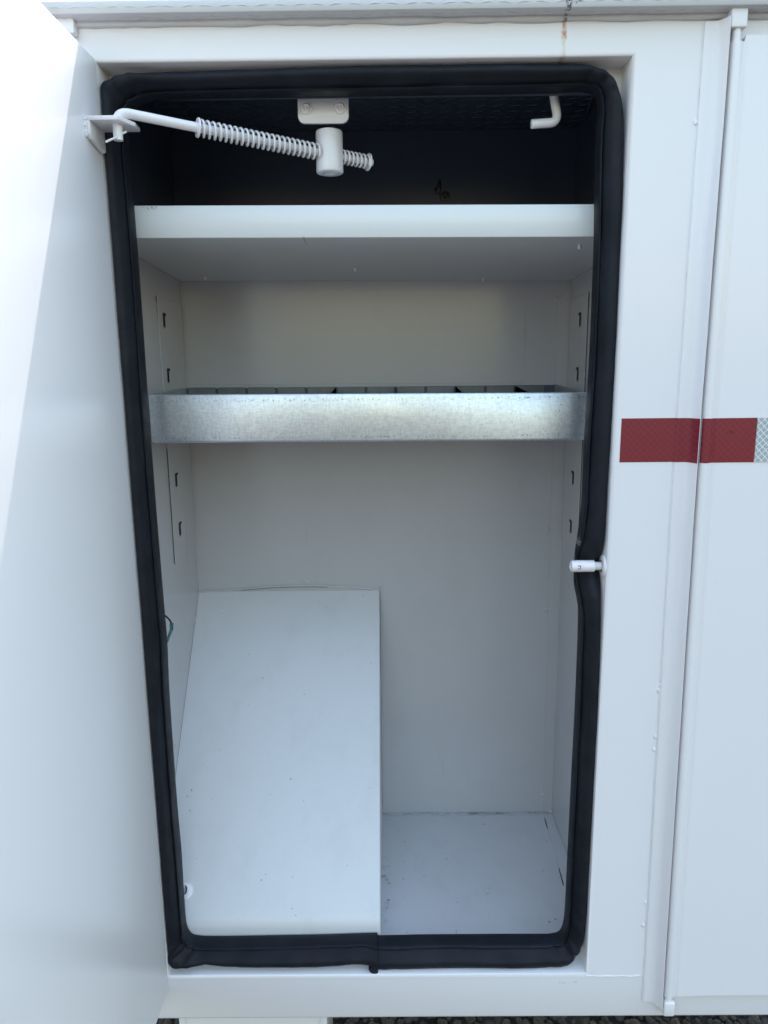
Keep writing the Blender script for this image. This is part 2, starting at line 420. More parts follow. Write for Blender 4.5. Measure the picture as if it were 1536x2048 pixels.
bwu = plate('back_wall', (IL-.002, IB, SPL-.010), (IR+.002, IB+.002, CZ), M['dark'], label='black upper part of the back wall')
g = MB(); g.box((IL-.002, .0385, CZ), (IR+.002, IB+.002, CZ+.0015)); ceil = part(g, 'ceiling', M['dark'])
g = MB(); row = 0; y = .045
while y < IB-.004:                                     # pressed wave marks of the tread-plate ceiling
    x = IL+.006+(.012 if row % 2 else 0)
    while x < IR-.008:
        t = .5 if row % 2 else -.5
        pts = [(x+(i/5-.5)*.014, y+(i/5-.5)*.007*t*2, CZ) for i in range(6)]; g.tube(pts, [.0009*math.cos((i/5-.5)*2.8)+.0001 for i in range(6)], 5)
        x += .024
    y += .012; row += 1
part(g, 'tread_mark', M['dark'], ceil, kind='stuff')
# dark closing strips between flange and ceiling, angle brace in the right corner
g = MB(); g.box((IL, .0385, .290), (IR, .0405, CZ)); part(g, 'header', M['dark'])
g = MB(); g.tube([(.252, .05, .3485), (.2905, .30, .3485)], .0018, 8); part(g, 'ceiling_bead', M['dark'], ceil); g = MB(); g.tube([(-.295, .06, .3485), (-.326, .34, .3485)], .0016, 8); part(g, 'ceiling_bead', M['dark'], ceil)
# stud and smear on the black back wall
g = MB(); g.lathe([(.0, -.0), (.0075, .0), (.008, .0012), (.0075, .0025), (.0035, .0028), (.0033, .008), (.0028, .0092), (.0, .0094)], (.0925, IB-.0001, .2545), (0, -1, 0), 20)
g.blob((.083, IB-.001, .268), .005, (.8, .35, 2.0), .5); g.blob((.079, IB-.001, .262), .004, (.7, .3, 1.5), .5)
part(g, 'stud', M['wire'], bwu)

# overlapping flange on the back wall and floor at the right
g = MB(); g.prism([(.2722, .097), (.2905, .112), (IR, .112), (IR, FZ+.001), (.2790, FZ+.001), (.2745, -.35)], 'y', IB-.0016, IB-.0001); part(g, 'seam_flange', M['liner'], bw)
g = MB(); g.prism([(.2790, IB-.003), (IR-.0005, IB-.003), (IR-.0005, .045), (.2665, .045)], 'z', FZ+.0001, FZ+.0015); part(g, 'seam_flange', M['floor'], fl)
for a, c in (((.2772, .345), (.2760, .318)), ((.2722, .2115), (.2705, .172))):
    g = MB(); g.prism([(a[0]-.0003, a[1]), (a[0]+.0003, a[1]), (c[0]+.0003, c[1]), (c[0]-.0003, c[1])], 'z', FZ+.0002, FZ+.0021)
    part(g, 'seam_gap', M['shadowgap'], fl)
# slotted support rails on both side walls
slotz = [.0665, -.0135, -.0935, -.1720, -.2500]
for nm, X, sg, y0, y1, y_s in (('left', IL, 1, .2385, IB-.004, .263), ('right', IR, -1, .2580, IB-.004, .297)):
    g = MB(); g.box((min(X, X+sg*.0018), y0, -.296), (max(X, X+sg*.0018), y1, .098), .0004, 1)
    rail = part(g, 'slotted_rail', M['liner'])
    g = MB(); g.box((min(X+sg*.0002, X+sg*.0012), y0-.0008, -.296), (max(X+sg*.0002, X+sg*.0012), y0-.0002, -.12 if sg > 0 else .098)); part(g, 'rail_gap', M['seamline'], rail)
    for i, z in enumerate(slotz):
        z -= .0 if sg > 0 else .0035+.0013*i; yy = y_s+.0026*i*(1 if sg > 0 else .5)
        q = MB(); d = 1
        q.prism([(yy-.0052, z-.0085), (yy-.0035, z-.0105), (yy+.0030, z-.0105), (yy+.0048, z-.0085), (yy+.0048, z+.0055), (yy+.0110, z+.0070), (yy+.0110, z+.0100), (yy-.0030, z+.0105), (yy-.0052, z+.0085)], 'x', X+sg*.0015, X+sg*.0021)
        part(q, 'slot', M['shadowgap'], rail)  # black plate on the rail, drawn as the dark of an open slot
        q = MB(); q.tube([(X+sg*.0019, yy+.0058, z+.0050), (X+sg*.0022, yy+.0060, z-.006), (X+sg*.0022, yy+.0052, z-.0104), (X+sg*.0022, yy, z-.0122), (X+sg*.0019, yy-.0050, z-.0105)], .0008, 6)
        part(q, 'slot_rim', M['liner'], rail)
# weld tacks and paint lumps on the seams, each its own piece
def tack(p, r, sc_, amp, parent):
    q = MB(); q.blob(p, r, sc_, amp); return part(q, 'weld_tack', M['liner'], parent)
for p in [(-.3271, IB, -.3833), (-.2821, IB, -.3820), (-.0331, IB, -.3806), (.2702, IB, -.2765), (.2716, IB, -.4213), (.2786, IB, -.7757), (.2725, IB, .0987)]: tack(p, .0036, (1, .6, 1.4), .6, bw)
for p in [(.2702, IB, -.284), (.272, IB, -.43), (.2789, IB, -.765), (.2721, IB, .088)]: tack(p, .0022, (1, .55, 2.2), .5, bw)
g = MB()
for j in range(9): g.blob((-.128+random.uniform(-.022, .022), IB, -.374+random.uniform(-.004, .010)), random.uniform(.0012, .003), (1.6, .3, 1), .6)
for j in range(4): g.blob((.036+random.uniform(-.008, .008), IB, -.372), random.uniform(.001, .002), (2, .3, 1), .6)
part(g, 'weld_spatter', M['liner'], bw, kind='stuff')
tack((.2925, IB-.002, FZ+.002), .0042, (1, 1, 1), .3, fl)
for p in [(-.329, .0771, .1275), (-.329, .183, .1255), (-.329, .337, -.4169), (-.329, .3295, -.4260), (-.329, .178, -.5690)]: tack(p, .0032, (.6, 1.2, 1), .5, lw)
for p in [(-.3270, .2385, .0947), (-.3270, .2390, -.2935), (-.3270, .2385, -.1677), (-.3270, .2385, .078)]: tack(p, .0024, (.5, 1.3, 2.4), .4, lw)
for p in [(.292, .2580, .095), (.292, .2580, -.02), (.292, .2580, -.292)]: tack(p, .0024, (.5, 1.3, 2.6), .4, rw)

# sloping wheel-box cover in the lower left
SX1 = -.0165; t = .0015
zs = lambda y: -.3825-(.370/.318)*(.368-y)
pr_ = [(IB-.0008, zs(IB))] + [(.20, zs(.20)), (.075, zs(.075))]
for i in range(7):
    a = i/6; p0 = Vector((.050, zs(.050))); p1 = Vector((.0425, zs(.0425))); p2 = Vector((.0410, zs(.0425)-.011))
    q = p0*(1-a)**2+p1*2*a*(1-a)+p2*a*a; pr_.append((q.x, q.y))
pr_ += [(.0408, FZ+.0006)]
g = MB(); g.prism(pr_+[(IB-.0008, FZ+.0006)], 'x', IL+.0004, SX1)
b = g.bm; ed = [e for e in b.edges if all(abs(v.co.x-SX1) < 1e-5 for v in e.verts) and max(v.co.y for v in e.verts) < IB-.01 or (all(abs(v.co.x-SX1) < 1e-5 for v in e.verts) and abs(e.verts[0].co.z-e.verts[1].co.z) > .01 and min(v.co.y for v in e.verts) < .3)]
bmesh.ops.bevel(b, geom=ed, offset=.0022, segments=3, profile=.5, affect='EDGES')
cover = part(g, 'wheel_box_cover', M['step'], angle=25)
# weld line along the top and the left side of the cover
g = MB()
pts = [(x, IB-.0012, -.3817+.0085*math.sin(max(0, (x+.29)/.28)*math.pi)**1*(1 if x > -.29 else 0)) for x in [IL+.004+.0078*i for i in range(40)]]
g.tube(pts, [.0019+.0011*noise.noise(Vector((p[0]*60, 1, 0))) for p in pts], 8); part(g, 'weld_seam', M['liner'], cover)
g = MB(); g.tube([(p[0], p[1]-.0016, p[2]-.0018) for p in pts if -.255 < p[0] < -.10], .0003, 6); part(g, 'cover_gap_shadow', M['shadowgap'], cover)  # black thread painted in as the shadow of the gap under the weld
g = MB(); g.tube([(SX1+.0012, IB-.001, -.376), (SX1+.0022, IB-.0015, -.384), (SX1+.0022, IB-.002, -.42), (SX1+.0016, IB-.002, FZ+.01)], .0016, 8); part(g, 'weld_seam', M['liner'], cover)
# grommet
nrm = Vector((0, -.370, .318)).normalized()
g = MB(); g.lathe([(.0042, .0), (.0042, .0025), (.0050, .0036), (.0098, .0034), (.0118, .0022), (.0126, .0002), (.0120, -.002)], (-.2955, .0670, zs(.067)+.0004), nrm, 32)
gm = part(g, 'grommet', M['white'], cover)
g = MB(); pts = []
for i in range(13):
    a = math.pi*(i/12)-math.pi/2; pts.append(Vector((-.2965+.0052*math.cos(a), .0668, zs(.067)+.0025))+Vector((0, .318, .370)).normalized()*(.0062*math.sin(a))+nrm*(.003*math.cos(a)))
g.tube(pts, .00085, 8); part(g, 'wire_loop', M['wire'], cover)

# ---- the fixed shelf
g = MB(); ty = -.0081                                   # slight fall to the right
sh_f, ht = .0565, .0352
pf = [(sh_f, 0), (sh_f, ht-.002), (sh_f+.0006, ht-.0006), (sh_f+.002, ht), (IB-.001, ht-.0125), (IB-.001, ht-.0145), (sh_f+.004, ht-.002), (sh_f+.0018, ht-.004), (sh_f+.0018, .004), (.20, -.0070), (IB-.001, -.0150), (IB-.001, -.0168), (.20, -.0088), (sh_f+.002, -.0012), (sh_f+.0006, -.0009)]
b = bmesh.new(); ra = []
for X in (IL+.0006, IR-.0006): ra.append([b.verts.new((X, y, .1465+z+ty*X)) for y, z in pf])
n = len(pf); b.faces.new(ra[0]); b.faces.new(ra[1][::-1])
for i in range(n): b.faces.new((ra[0][i], ra[1][i], ra[1][(i+1) % n], ra[0][(i+1) % n]))
bmesh.ops.recalc_face_normals(b, faces=b.faces[:]); g.add(b)
def shelfmark(k, base):
    a = boxmask(k, (-.2855, None, .1790), (-.266, None, .1822), .0008, .003)
    base = k.mix(k.math('MULTIPLY', a, k.ramp(k.noise(400, 3, .7), [(.5, 0), (.6, .6)])), base, (.12, .1, .11))
    c = boxmask(k, (-.098, None, .1445), (-.0955, None, .1475), .0006, .003)
    return k.mix(k.math('MULTIPLY', c, .5), base, (.25, .2, .18))
M['shelf'] = paint('white_shelf_paint', (.76, .76, .75), .28, .0, .3, .2, shelfmark)
shelf = part(g, 'shelf', M['shelf'], angle=40)
for X, Y in ((-.0448, .2529), (.2378, .1003), (-.2790, .3300), (.1500, .3415)):
    g = MB(); z = .1465-(.0155/.313)*(Y-.055)+ty*X
    g.lathe([(.0022, .001), (.0022, -.005), (.0016, -.0066), (0, -.0068)], (X, Y, z), (0, 0, 1), 10); part(g, 'rivet', M['white'], shelf)

# ---- rubber door seal: one extrusion bent round the opening, its two ends butted in the bottom run
SEAL=[(-0.0230,-0.8148,-0.0225,-0.7694),(0.0101,-0.8142,0.0104,-0.7689),(0.0445,-0.8136,0.0445,-0.7683),(0.1478,-0.8127,0.1469,-0.7682),(0.2097,-0.8123,0.2015,-0.7686),(0.2371,-0.8093,0.2171,-0.7679),(0.2536,-0.7942,0.2285,-0.7633),(0.2613,-0.7666,0.2334,-0.7469),(0.2637,-0.7277,0.2344,-0.7197),(0.2634,-0.6741,0.2346,-0.6738),(0.2637,-0.5629,0.2350,-0.5627),(0.2644,-0.4221,0.2358,-0.4219),(0.2619,-0.3151,0.2352,-0.3149),(0.2607,-0.2891,0.2323,-0.2889),(0.2613,-0.2634,0.2276,-0.2663),(0.2618,-0.2348,0.2275,-0.2314),(0.2626,-0.2004,0.2304,-0.2001),(0.2626,-0.1634,0.2331,-0.1631),(0.2626,-0.1030,0.2329,-0.1027),(0.2638,-0.0442,0.2339,-0.0439),(0.2638,0.0130,0.2349,0.0133),(0.2638,0.1232,0.2345,0.1235),(0.2616,0.2279,0.2314,0.2282),(0.2577,0.2709,0.2326,0.2612),(0.2513,0.2884,0.2308,0.2762),(0.2409,0.3024,0.2272,0.2847),(0.2244,0.3104,0.2173,0.2878),(0.2054,0.3136,0.2038,0.2880),(0.1247,0.3145,0.1252,0.2869),(-0.0003,0.3141,-0.0006,0.2864),(-0.0911,0.3132,-0.0919,0.2864),(-0.1722,0.3117,-0.1736,0.2859),(-0.2373,0.3104,-0.2336,0.2851),(-0.2645,0.3088,-0.2555,0.2834),(-0.2867,0.3031,-0.2712,0.2785),(-0.3026,0.2949,-0.2771,0.2721),(-0.3035,0.2825,-0.2810,0.2646),(-0.3035,0.2370,-0.2827,0.2367),(-0.3035,0.1763,-0.2824,0.1760),(-0.3035,0.1083,-0.2819,0.1080),(-0.3035,-0.0286,-0.2823,-0.0289),(-0.3035,-0.0860,-0.2824,-0.0863),(-0.3035,-0.2201,-0.2817,-0.2204),(-0.3035,-0.3035,-0.2807,-0.3038),(-0.3035,-0.3431,-0.2803,-0.3433),(-0.3035,-0.4173,-0.2822,-0.4176),(-0.3035,-0.5585,-0.2825,-0.5587),(-0.3035,-0.6322,-0.2814,-0.6324),(-0.3035,-0.6951,-0.2820,-0.6953),(-0.3035,-0.7432,-0.2821,-0.7394),(-0.3035,-0.7746,-0.2804,-0.7551),(-0.3035,-0.7953,-0.2742,-0.7654),(-0.2791,-0.8003,-0.2634,-0.7686),(-0.2448,-0.8045,-0.2429,-0.7695),(-0.1967,-0.8088,-0.1949,-0.7691),(-0.0932,-0.8079,-0.0922,-0.7674),(-0.0484,-0.8042,-0.0477,-0.7661),(-0.0257,-0.8059,-0.0265,-0.7647),]
SEAL[-1] = (-.0200, -.8085, -.0205, -.7655)
S = catmull([(a, 0, b_) for a, b_, _, _ in SEAL], 7); T = catmull([(c_*1.0140, 0, d_*1.0140) for _, _, c_, d_ in SEAL], 7)
prof = [(.06, .0345), (.0, .027), (.01, .019), (.06, .0125), (.15, .0078), (.27, .0050), (.40, .0042), (.52, .0054), (.63, .0086), (.73, .0118), (.81, .0150), (.865, .0180), (.875, .0178), (.89, .0160), (.92, .0150), (.96, .0158), (.985, .0185), (1.0, .0235), (.995, .0330), (.97, .0385), (.90, .0400), (.75, .0395), (.60, .0380)]
g = MB(); b = g.bm; rows = []; N = len(S)
corners = [(.245, -.79), (.243, .300), (-.275, .290), (-.292, -.782)]
for i in range(N):
    o, inn = S[i], T[i]; d = inn-o; wv = Vector((o.x*7, 1, o.z*7)); row = []
    cx, cz = (o.x+inn.x)/2, (o.z+inn.z)/2
    fold = 0
    for (qx, qz) in corners:
        dd = math.hypot(cx-qx, cz-qz); fold = max(fold, math.exp(-(dd/.022)**2))
    s_ = i/(N-1)
    bolt_push = .0165*math.exp(-((cz+.2470)/.022)**2) if cx > .2 else 0
    endlift = .0045*math.exp(-((1-s_)/.007)**2)-.0015*math.exp(-(s_/.006)**2)
    for j, (u, y) in enumerate(prof):
        du = .018*noise.noise(wv*2.2+Vector((j*.25, 0, 3)))
        dy = .0018*noise.noise(wv*1.6+Vector((j*.18, 5, 0)))+.0009*noise.noise(wv*9+Vector((j*.3, 1, 7)))+.0005*noise.noise(wv*30+Vector((j*.4, 9, 0)))
        dy += fold*.0060*noise.noise(Vector((cx*120, j*.33, cz*120)))
        p = o+d*(u+du*(1 if 2 < j < 12 else .3)); p.y = y+(dy if j < 17 else 0)-endlift*(1 if 1 < j < 18 else 0)
        if cx < -.255: p.y = max(p.y-.0125*max(0, 1-max(u, 0))**1.6*min(1, (-.255-cx)/.02), -.0030+.006*u)
        if bolt_push and j < 20: p.y = min(p.y+bolt_push, max(p.y, .0335-.0005*abs(j-8)))
        row.append(b.verts.new(p))
    rows.append(row)
for a, c in zip(rows, rows[1:]):
    for j in range(len(prof)): b.faces.new((a[j], c[j], c[(j+1) % len(prof)], a[(j+1) % len(prof)]))
b.faces.new(rows[0]); b.faces.new(rows[-1][::-1])
bmesh.ops.recalc_face_normals(b, faces=b.faces[:])
seal = part(g, 'door_seal', M['rubber'], angle=60)
g = MB(); zc = -.7905                                    # torn flap where the ends meet
g.prism([(-.0275, -.800), (-.0235, -.797), (-.0205, -.803), (-.0195, -.8135), (-.0220, -.8160), (-.0262, -.8150), (-.0300, -.8100), (-.0335, -.8055)], 'y', .0030, .016, .0024)
part(g, 'seal_end', M['rubber'], seal)

# ---- the open door (hinged on the left, swung square to the face)
g = MB(); g.box((XL-.032, -.612, -.8276), (XL, -.0012, .3178), .0022, 3)
door = part(g, 'door', M['door'], label='open door seen on its smooth inner side')
g = MB(); g.box((XL-.042, -.0125, .3385), (XL-.016, -.0003, .3545), .0012); part(g, 'hinge_block', M['white'], door)
g = MB(); g.tube([(XL-.029, -.0062, .338), (XL-.029, -.0062, -.845)], .0058); part(g, 'hinge_pipe', M['white'], door)
# angle bracket welded to the door
g = MB(); BZt = .2475
g.prism([(XL, -.0455), (XL+.0330, -.0455), (XL+.0435, -.022), (XL+.0425, -.0035), (XL, -.0035)], 'z', BZt-.0022, BZt+.0022, .0008)
g.prism([(-.0455, BZt-.002), (-.0455, BZt-.0150), (-.0420, BZt-.0190), (-.0090, BZt-.0245), (-.0035, BZt-.0225), (-.0035, BZt-.002)], 'x', XL+.0003, XL+.0045, .0008)
br = part(g, 'stay_bracket', M['white'], door)
g = MB()
for i in range(9): g.blob((XL+.0004, -.0465+random.uniform(-.0006, .0006), BZt+.001-.0022*i), .0022, (.7, 1, .9), .5)
for i in range(8): g.blob((XL+.0004, -.0440+.0048*i, BZt+.0026), .0016, (.6, 1.5, .7), .4)
part(g, 'weld_bead', M['white'], door)

# ---- door stay: plate with screws, cross-drilled tube, bent rod, two springs, pin
g = MB(); pw = .0290; px, pz0, pz1 = -.0700, .2700, .3000; rc = .0075
pts = [(px-pw, pz1), (px-pw, pz0+rc)]+[(px-pw+rc-rc*math.cos(a), pz0+rc-rc*math.sin(a)) for a in (math.pi/8*i for i in range(1, 4))]+[(px-pw+rc, pz0), (px+pw-rc, pz0)]+[(px+pw-rc+rc*math.sin(a), pz0+rc-rc*math.cos(a)) for a in (math.pi/8*i for i in range(1, 4))]+[(px+pw, pz0+rc), (px+pw, pz1)]
g.prism(pts, 'y', .0575, .0620, .0009)
mount = part(g, 'stay_mount', M['white'])
g = MB(); g.tube([(-.0655, .082, .262), (-.0655, .082, .3495)], .0055); part(g, 'pivot_pin', M['dark'], mount)  # unseen pin, coloured black so the gap over the tube stays dark
for X in (px-.0195, px+.0195):
    g = MB(); g.lathe([(0, .0026), (.0012, .0026), (.0016, .0017), (.0022, .0015), (.0030, .0028), (.0036, .0030), (.0052, .0012), (.0064, .0004), (.0070, .0010), (.0074, .0)], (X, .0576, .2860), (0, -1, 0), 24)
    part(g, 'screw', M['white'], mount)
TX, TY, TZ = -.0655, .080, .2440
TXc = -.0655
g = MB(); g.lathe([(0, .0245), (.0125, .0245), (.0152, .0235), (.0158, .0220), (.0160, -.020), (.0157, -.0215), (.0145, -.0225), (.0080, -.0225), (.0072, -.0215), (.0072, -.008), (0, -.008)], (TXc, TY, TZ), (0, 0, 1), 36)
tube_ = part(g, 'stay_tube', M['white'], angle=45)
A = Vector((-.2728, -.027, .2575)); Bp = Vector((-.2010, .003, .2510)); Tt = Vector((TXc, TY-.004, .2418)); 
dr = (Tt-Bp).normalized(); E1 = Tt+dr*.0565
g = MB(); bend = []
p0 = Vector((-.2765, -.029, .2470)); cc = Vector((-.2765, -.029, .2590)); p2 = Vector((-.2620, -.0225, .2568))
for i in range(9):
    a = i/8; bend.append(p0*(1-a)**2+cc*2*a*(1-a)+p2*a*a)
g.tube([Vector((-.2768, -.029, .2300)), Vector((-.2768, -.029, .2302))]+bend+[p2.lerp(Bp, .5), Bp, Bp.lerp(Tt, .5), Tt, E1], [.0042, .0048]+[.0050]*9+[.0050]*2+[.0040]*3, 18)
rod = part(g, 'stay_rod', M['white'])
def spring(a, c, rad, wire, turns, name='spring'):
    q = MB(); ax = (c-a); L = ax.length; ax.normalize(); n_ = ax.orthogonal().normalized(); bn = ax.cross(n_); pts = []
    K = int(turns*18)
    for i in range(K+1):
        th = 2*math.pi*i/18; u = i/K
        h = L*(u if not (u < .0) else u)
        pts.append(a+ax*h+(n_*math.cos(th)+bn*math.sin(th))*rad)
    q.tube(pts, wire, 7); return part(q, name, M['white'], rod)
s0 = Bp-dr*.0008
spring(s0+dr*.0035, Tt-dr*.0145, .0080, .00135, 22.5)
spring(Tt+dr*.0160, E1-dr*.0060, .0072, .0012, 6.5)
g = MB(); g.lathe([(.0042, 0), (.0098, 0), (.0100, .0006), (.0100, .0016), (.0096, .0021), (.0042, .0021)], s0, dr, 24)
part(g, 'washer', M['white'], rod); g = MB()
g.lathe([(.0042, 0), (.0098, 0), (.0100, .0012), (.0042, .0018)], E1-dr*.006, dr, 24)
part(g, 'washer', M['white'], rod)
g = MB(); g.tube([(-.2855, -.042, .2255), (-.2790, -.036, .2305), (-.2725, -.030, .2365), (-.2690, -.026, .2395)], .0011, 8); part(g, 'cotter_pin', M['white'], rod)
# second bent rod end hanging at the right of the header
g = MB(); hp = [(.1915, .062, .3060), (.1935, .061, .290), (.1958, .060, .2790)]
for i in range(1, 7):
    a = i/6; q = Vector((.1958, .060, .2790))*(1-a)**2+Vector((.1975, .059, .2675))*2*a*(1-a)+Vector((.1870, .057, .2672))*a*a; hp.append(q)
hp += [(.176, .056, .2664), (.1668, .055, .2655), (.1662, .055, .2655)]
g.tube(hp, [.0050]*(len(hp)-1)+[.0044], 18); part(g, 'rod_hook', M['white'])

# ---- striker bolt on the right reveal
g = MB(); o = (XR-.0002, .0148, -.2440); ax = (-1, 0, 0)
g.lathe([(.0, .0), (.0138, .0), (.0141, .0010), (.0132, .0024), (.0078, .0032)], o, ax, 32); bolt = part(g, 'striker_bolt', M['white'])
th = []
for i in range(7): th += [(.0046, .0025+.0011*i), (.0053, .0030+.0011*i)]
g = MB(); g.lathe([(.0, .002)]+th+[(.0048, .0105), (.0066, .0112), (.0072, .0120), (.0072, .0370), (.0066, .0392), (.0052, .0398), (.0044, .0390), (.0, .0388)], o, ax, 28); part(g, 'bolt_shank', M['white'], bolt)
g = MB(); zz = o[2]+.0004; yy = o[1]-.0073                # small stamped mark, a squared U lying on its side
for lo, hi in (((.2282, zz+.0014), (.2318, zz+.0022)), ((.2282, zz-.0022), (.2318, zz-.0014)), ((.2310, zz-.0022), (.2320, zz+.0022)), ((.2340, zz+.0014), (.2343, zz+.0021)), ((.2340, zz-.0022), (.2343, zz-.0016))):
    g.box((lo[0], yy, lo[1]), (hi[0], yy+.0010, hi[1]))
part(g, 'stamped_mark', plain('grey_stamp_ink', (.16, .17, .19)), bolt)

# ---- hinge strip, hinge pipe and the closed neighbouring door
def dxz(z): return -.0012*max(0, 1-abs(z+.09)/.40) + (.0050*((-.09-z)/.745)**1.5 if z < -.09 else 0)
HS = [(.3333, -.0001), (.3334, -.0018), (.3342, -.0026), (.3370, -.0028), (.3405, -.0026), (.3432, -.0028), (.3460, -.0038), (.3488, -.0066), (.3512, -.0102), (.3532, -.0136), (.3543, -.0160)]
zz_ = [-.8515+(.3451+.8515)*i/60 for i in range(61)]
def wig(z): return dxz(z)+.0003*noise.noise(Vector((z*14, 0, 0)))
def striplist(g, prof, zs, dx, th):
    b = bmesh.new(); rows = []
    for z in zs:
        d = dx(z); f = [b.verts.new((x+d, y, z)) for x, y in prof]; bk = [b.verts.new((x+d+ (0.0009 if i > 5 else 0), y+th*(.55 if i > 5 else 1), z)) for i, (x, y) in enumerate(prof)]
        rows.append(f+bk[::-1])
    n = len(rows[0])
    for a, c in zip(rows, rows[1:]):
        for j in range(n): b.faces.new((a[j], a[(j+1) % n], c[(j+1) % n], c[j]))
    b.faces.new(rows[0]); b.faces.new(rows[-1][::-1]); bmesh.ops.recalc_face_normals(b, faces=b.faces[:]); g.add(b)
g = MB(); striplist(g, HS, zz_, wig, .0014); hs = part(g, 'drip_strip', M['face'], angle=50)
# sealer along the strip's left edge with lumps
g = MB(); pts = []; rr = []
for i in range(260):
    z = -.8510+(.3440+.8510)*i/259; nn = noise.noise(Vector((z*9, 2, 0)))
    pts.append((.3329+wig(z)+.0005*noise.noise(Vector((z*60, 0, 4))), -.0003, z)); rr.append(.0007+.0004*nn+.0003*noise.noise(Vector((z*120, 0, 0))))
g.tube(pts, rr, 8)
for p in [(.3318, 0, .249), (.3345, 0, -.393), (.3325, 0, -.400), (.3325, 0, -.462), (.3320, 0, -.480), (.3330, 0, -.7344), (.334, 0, -.70)]: g.blob((p[0], -.0003, p[2]), .0022, (1, .6, 1.5), .6)
part(g, 'sealer_bead', M['face'], hs)
PXC, PYC, PR_ = .3648, -.0082, .0062
def pdx(z): return dxz(z)
pipe = []
for i in range(12):
    a = math.pi*(1.12-.92*i/11)    # round the front of the pipe, left side to right
    pipe.append((PXC+PR_*math.cos(a), PYC-PR_*math.sin(a)))
skin = pipe+[(.3722, -.0106), (.3738, -.0098), (.3752, -.0103), (.3768, -.0106), (.3800, -.0104), (.3900, -.0098), (.42, -.0092), (.48, -.0088), (.70, -.0088), (1.20, -.0088)]
back = [(1.20, -.0008), (.70, -.0008), (.40, -.0008), (.3740, -.0008), (.3690, -.0022), (.3640, -.0018), (.3600, -.0028)]
b = bmesh.new(); rows = []
ZD0, ZD1 = -.8358, .3225
for i in range(41):
    z = ZD0+(ZD1-ZD0)*i/40
    row = []
    for j, (x, y) in enumerate(skin+back):
        zz2 = z
        if i == 40 and x > .3735: zz2 = .3290
        row.append(b.verts.new((x+pdx(z)*(1 if x < .6 else 0), y, zz2)))
    rows.append(row)
n = len(rows[0])
for a, c in zip(rows, rows[1:]):
    for j in range(n): b.faces.new((a[j], a[(j+1) % n], c[(j+1) % n], c[j]))
b.faces.new(rows[0]); b.faces.new(rows[-1][::-1]); bmesh.ops.recalc_face_normals(b, faces=b.faces[:])
g = MB(); g.add(b); door2 = part(g, 'door', M['face'], angle=40, label='closed door right of the compartment, its skin rolled round the hinge pin')
g = MB(); g.tube([(PXC-.0004+pdx(.335), PYC, .345), (PXC-.0004+pdx(.3), PYC, .31)], .0046); part(g, 'hinge_pin', M['white'], door2); g = MB(); g.tube([(PXC+pdx(-.83), PYC, -.83), (PXC+pdx(-.84), PYC, -.85)], .0044); part(g, 'hinge_pin', M['white'], door2)
g = MB(); g.box((.3556, -.0150, .3345), (.3722, -.0002, .3560), .0014, 3); part(g, 'hinge_block', M['white'], door2)
g = MB(); g.box((PXC-.0070+pdx(-.85), -.0150, -.8640), (PXC+.0080+pdx(-.85), -.0002, -.8420), .0024, 3); part(g, 'hinge_block', M['white'], door2)

# ---- retroreflective tape following face, strip, pipe and door
TZ1, TZ0 = -.0644, -.1152
def tape_strip(prof, x0, x1, name, mat, off=.0004):
    # clip the profile between x0 and x1, offset towards the viewer
    pts = []
    for (xa, ya), (xb, yb) in zip(prof, prof[1:]):
        for t in (0, .5):
            pts.append((xa+(xb-xa)*t, ya+(yb-ya)*t))
    pts.append(prof[-1])
    def at(x):
        for (xa, ya), (xb, yb) in zip(prof, prof[1:]):
            if xa <= x <= xb and xb > xa: return ya+(yb-ya)*(x-xa)/(xb-xa)
        return prof[0][1] if x < prof[0][0] else prof[-1][1]
    pts = [(x0, at(x0))]+[p for p in pts if x0+1e-5 < p[0] < x1-1e-5]+[(x1, at(x1))]
    b = bmesh.new(); rows = []
    for z in (TZ0, (TZ0+TZ1)/2, TZ1):
        f = []; bk = []
        for i, (x, y) in enumerate(pts):
            a = Vector(pts[max(i-1, 0)]); c = Vector(pts[min(i+1, len(pts)-1)]); d = (c-a).normalized() if (c-a).length > 0 else Vector((1, 0)); nn = Vector((d.y, -d.x))
            dd = dxz(z) if x > .332 else 0
            f.append(b.verts.new((x+dd+nn.x*off, y+nn.y*off, z))); bk.append(b.verts.new((x+dd+nn.x*off*.25, y+nn.y*off*.25, z)))
        rows.append(f+bk[::-1])
    n = len(rows[0])
    for a, c in zip(rows, rows[1:]):
        for j in range(n): b.faces.new((a[j], a[(j+1) % n], c[(j+1) % n], c[j]))
    b.faces.new(rows[0]); b.faces.new(rows[-1][::-1]); bmesh.ops.recalc_face_normals(b, faces=b.faces[:])
    q = MB(); q.add(b); return q
TP = [(.2690, 0), (.30, 0), (.330, -.0001), (.3336, -.0022)]+HS[2:]
g = tape_strip(TP, .2693, .3543, '', None); part(g, 'reflective_tape', M['red'], angle=50, label='red reflective tape on the frame, left of the hinge gap')
DP = [p for p in skin if p[1] < PYC-.001]+[(.50, -.0088), (.62, -.0088)]
DP = sorted(set(DP))
g = tape_strip(DP, DP[0][0], .4216, '', None); rt_ = part(g, 'reflective_tape', M['red'], angle=50, label='red reflective tape on the closed door')
g = tape_strip(DP, .4222, .62, '', None); part(g, 'reflective_tape', M['silver'], angle=50, label='silver diamond patterned reflective tape on the closed door')
